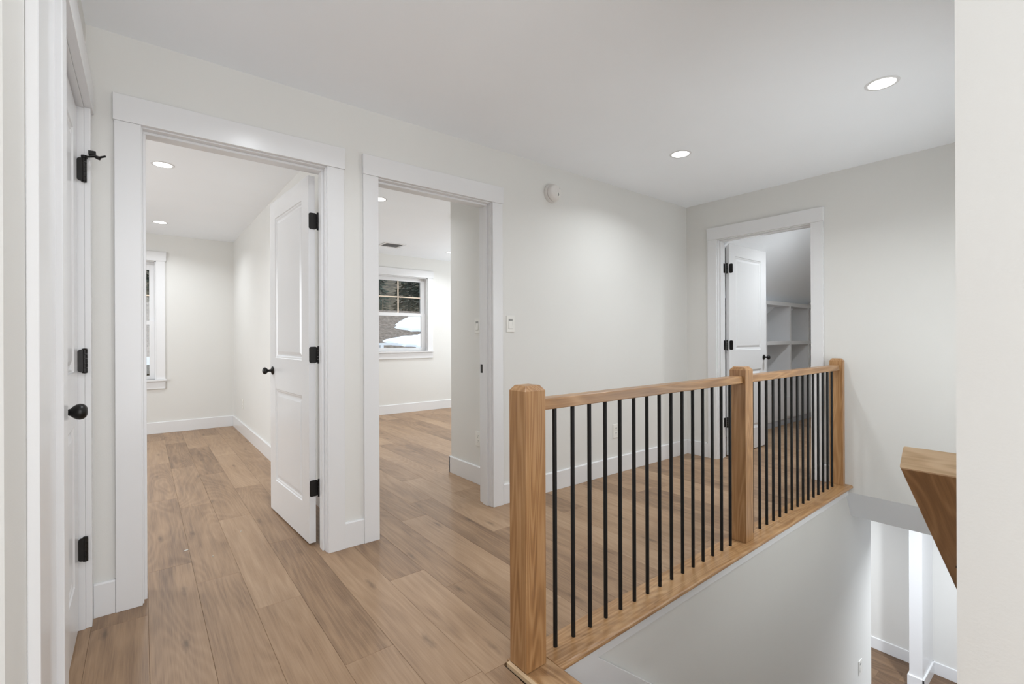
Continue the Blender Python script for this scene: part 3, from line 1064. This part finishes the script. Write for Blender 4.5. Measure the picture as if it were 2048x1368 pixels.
def shingle_mat():
    m, nt, N, L, Bs = new_mat('brown_grey_shingle')
    tc = N.new('ShaderNodeTexCoord')
    bk = N.new('ShaderNodeTexBrick')
    bk.inputs['Scale'].default_value = 6
    bk.inputs['Mortar Size'].default_value = .02
    bk.inputs['Color1'].default_value = (.17, .125, .095, 1)
    bk.inputs['Color2'].default_value = (.30, .24, .19, 1)
    bk.inputs['Mortar'].default_value = (.08, .06, .05, 1)
    L.new(tc.outputs['Object'], bk.inputs['Vector'])
    nz = N.new('ShaderNodeTexNoise'); nz.inputs['Scale'].default_value = 9; nz.inputs['Detail'].default_value = 5
    L.new(tc.outputs['Object'], nz.inputs['Vector'])
    mx = N.new('ShaderNodeMix'); mx.data_type = 'RGBA'; mx.blend_type = 'OVERLAY'; mx.inputs[0].default_value = .7
    L.new(bk.outputs['Color'], mx.inputs[6]); L.new(nz.outputs['Fac'], mx.inputs[7])
    L.new(mx.outputs[2], Bs.inputs['Base Color'])
    Bs.inputs['Roughness'].default_value = .9
    return m


M_GROUND = ground_mat()
M_SHINGLE = shingle_mat()
M_BARK = plain('bark', (.07, .05, .035), .9)
M_NEEDLE = [plain('dark_needles', (.045, .065, .042), .9), plain('blue_green_needles', (.085, .115, .085), .9), plain('olive_needles', (.11, .11, .06), .9)]

bm = bmesh.new()
nx, ny = 60, 50
grid = [[None] * (ny + 1) for _ in range(nx + 1)]
for i in range(nx + 1):
    for j in range(ny + 1):
        x = -40 + 100 * i / nx; y = 5.2 + 75 * j / ny
        z = -3.3 + max(0, y - 19) * .33 + max(0, y - 34) * .22 + random.uniform(-.18, .18) * (1 if y > 8 else 0)
        z = min(z, 8.6 + random.uniform(-.5, .5))
        grid[i][j] = bm.verts.new((x, y, z))
for i in range(nx):
    for j in range(ny):
        bm.faces.new((grid[i][j], grid[i + 1][j], grid[i + 1][j + 1], grid[i][j + 1]))
me = bpy.data.meshes.new('ground'); bm.to_mesh(me); bm.free(); me.materials.append(M_GROUND)
g_ = bpy.data.objects.new('ground', me); COL.objects.link(g_)
tag(g_, 'brown wooded hillside rising outside the bedroom windows', 'ground', kind='structure')

# bare brown thicket: uncountable
m_ = MB()
for i in range(9000):
    x = random.uniform(-8, 24); y = random.uniform(19.2, 22.0)
    z = -3.3 + max(0, y - 19) * .33
    h_ = random.uniform(4.4, 6.3); dx = random.uniform(-.5, .5); w_ = random.uniform(.012, .035)
    b_ = len(m_.v)
    m_.v += [(x - w_, y, z - .2), (x + w_, y + w_, z - .2), (x + dx, y + random.uniform(-.3, .3), z + h_)]
    m_.f.append((b_, b_ + 1, b_ + 2))
tk = m_.build('thicket', plain('bare_twigs', (.24, .185, .115), .95))
tag(tk, 'bare brown thicket on the hillside outside', 'brush', kind='stuff')


def conifer(x, y, h_, r_, mat, label, seed):
    rnd = random.Random(seed)
    z0 = -3.3 + max(0, y - 19) * .33
    r = empty('evergreen_tree', (x, y, z0))
    tag(r, label, 'tree', 'evergreens on the hillside')
    MB().tube((0, 0, -.3), (0, 0, h_ * .96), r_ * .07, .02, n=8).build('trunk', M_BARK, r)
    m2 = MB()
    for k in range(int(h_ * 95)):
        t = rnd.random() ** .8
        zz = h_ * (.10 + .9 * t)
        rr = r_ * (1 - t * .93) * rnd.uniform(.35, 1.1)
        a = rnd.uniform(0, 2 * math.pi)
        c, s2 = math.cos(a), math.sin(a)
        L_ = rnd.uniform(.3, .62) * (1 - .4 * t); wd = L_ * .28
        p = Vector((c * rr, s2 * rr, zz))
        d = Vector((c, s2, rnd.uniform(-.5, .1))).normalized(); sd = Vector((-s2, c, rnd.uniform(-.3, .3)))
        b_ = len(m2.v)
        m2.v += [tuple(p - d * L_ * .6), tuple(p + sd * wd), tuple(p + d * L_ * .6), tuple(p - sd * wd + Vector((0, 0, -.06)))]
        m2.f.append((b_, b_ + 1, b_ + 2)); m2.f.append((b_, b_ + 2, b_ + 3))
    f_ = m2.build('foliage', mat, r)


kinds = ['dark evergreen', 'blue-green evergreen', 'olive evergreen']
spots = []
for i in range(30):
    yy = 24 + (i % 3) * 2.9 + random.uniform(-.1, .1)
    xx = -2.6 + (i // 3) * 2.7 + (0, .9, 1.8)[i % 3] + random.uniform(-.1, .1)
    spots.append((xx, yy))
ordw = ['first', 'second', 'third', 'fourth', 'fifth', 'sixth', 'seventh', 'eighth', 'ninth', 'tenth']
rows = ['front', 'middle', 'back']
for i, (xx, yy) in enumerate(spots):
    k = (i * 7) % 3
    conifer(xx, yy, random.uniform(8.0, 10.5), random.uniform(1.0, 1.12), M_NEEDLE[k],
            '%s in the %s row on the hillside, %s from the house corner side' % (kinds[k], rows[i % 3], ordw[i // 3]), 100 + i)

# neighbouring shed with a snow-patched roof
NB = empty('neighbour_shed', (7.4, 12.5, -3.3))
tag(NB, 'brown shingle-roofed shed with melting snow seen through the second bedroom window', 'shed')
E_ = 3.98
B(-7, 5.5, .4, 5.4, 0, E_ - .1).build('wall', plain('grey_board_siding', (.22, .2, .18), .9), NB)
MB().prism([(-.1, E_), (3.0, E_ + 1.62), (6.0, E_), (6.0, E_ - .14), (3.0, E_ + 1.46), (-.1, E_ - .14)], 'x', -7.4, 6.0).build('roof', M_SHINGLE, NB)
B(-7.4, 6.0, -.16, -.10, E_ - .17, E_ + .03).build('gutter', M_TRIM, NB)


def snow_patch(cx, cv, ru, rv, seed, lab):
    """patch lying on the front roof slope; cv = distance up the slope"""
    rnd = random.Random(seed)
    bm = bmesh.new()
    dirv = Vector((0, 3.1, 1.62)).normalized(); nrm = Vector((0, -1.62, 3.1)).normalized()
    n = 40
    prof = [1 + rnd.uniform(-.10, .10) + .16 * math.sin(3 * i * 2 * math.pi / n + seed) for i in range(n)]
    rings = []
    for q, hh in ((1.0, 0.0), (.93, .07), (.75, .11), (.4, .13)):
        ring = []
        for i in range(n):
            a = 2 * math.pi * i / n
            pnt = Vector((cx, -.1, E_)) + Vector((1, 0, 0)) * (math.cos(a) * ru * prof[i] * q) + dirv * (cv + math.sin(a) * rv * prof[i] * q) + nrm * (hh + .004)
            ring.append(bm.verts.new(pnt))
        rings.append(ring)
    for a_, b2 in zip(rings[:-1], rings[1:]):
        for i in range(n):
            bm.faces.new((a_[i], a_[(i + 1) % n], b2[(i + 1) % n], b2[i]))
    bm.faces.new(rings[-1])
    me = bpy.data.meshes.new('snow_patch'); bm.to_mesh(me); bm.free(); me.materials.append(M_SNOW)
    o = bpy.data.objects.new('snow_patch', me); COL.objects.link(o)
    o.location = NB.location
    tag(o, lab, 'snow')


snow_patch(1.45, 2.15, 1.25, .62, 3, 'patch of snow near the ridge of the shed roof')
snow_patch(0.85, .72, 1.35, .60, 5, 'broad patch of snow along the eave of the shed roof')
snow_patch(-6.0, 1.2, 1.1, .8, 9, 'patch of snow at the far gable end of the shed roof')

PG = empty('deck_rail', (6.05, 11.9, -3.3))
tag(PG, 'white post and top rail of a neighbouring deck in front of the snowy roof', 'railing')
B(-.05, .05, -.05, .05, 0, 4.24).build('post', M_TRIM, PG)
B(-1.6, .55, -.05, .05, 4.24, 4.31).build('top_rail', M_TRIM, PG)
B(-1.55, -1.45, -.05, .05, 0, 4.24).build('post', M_TRIM, PG)
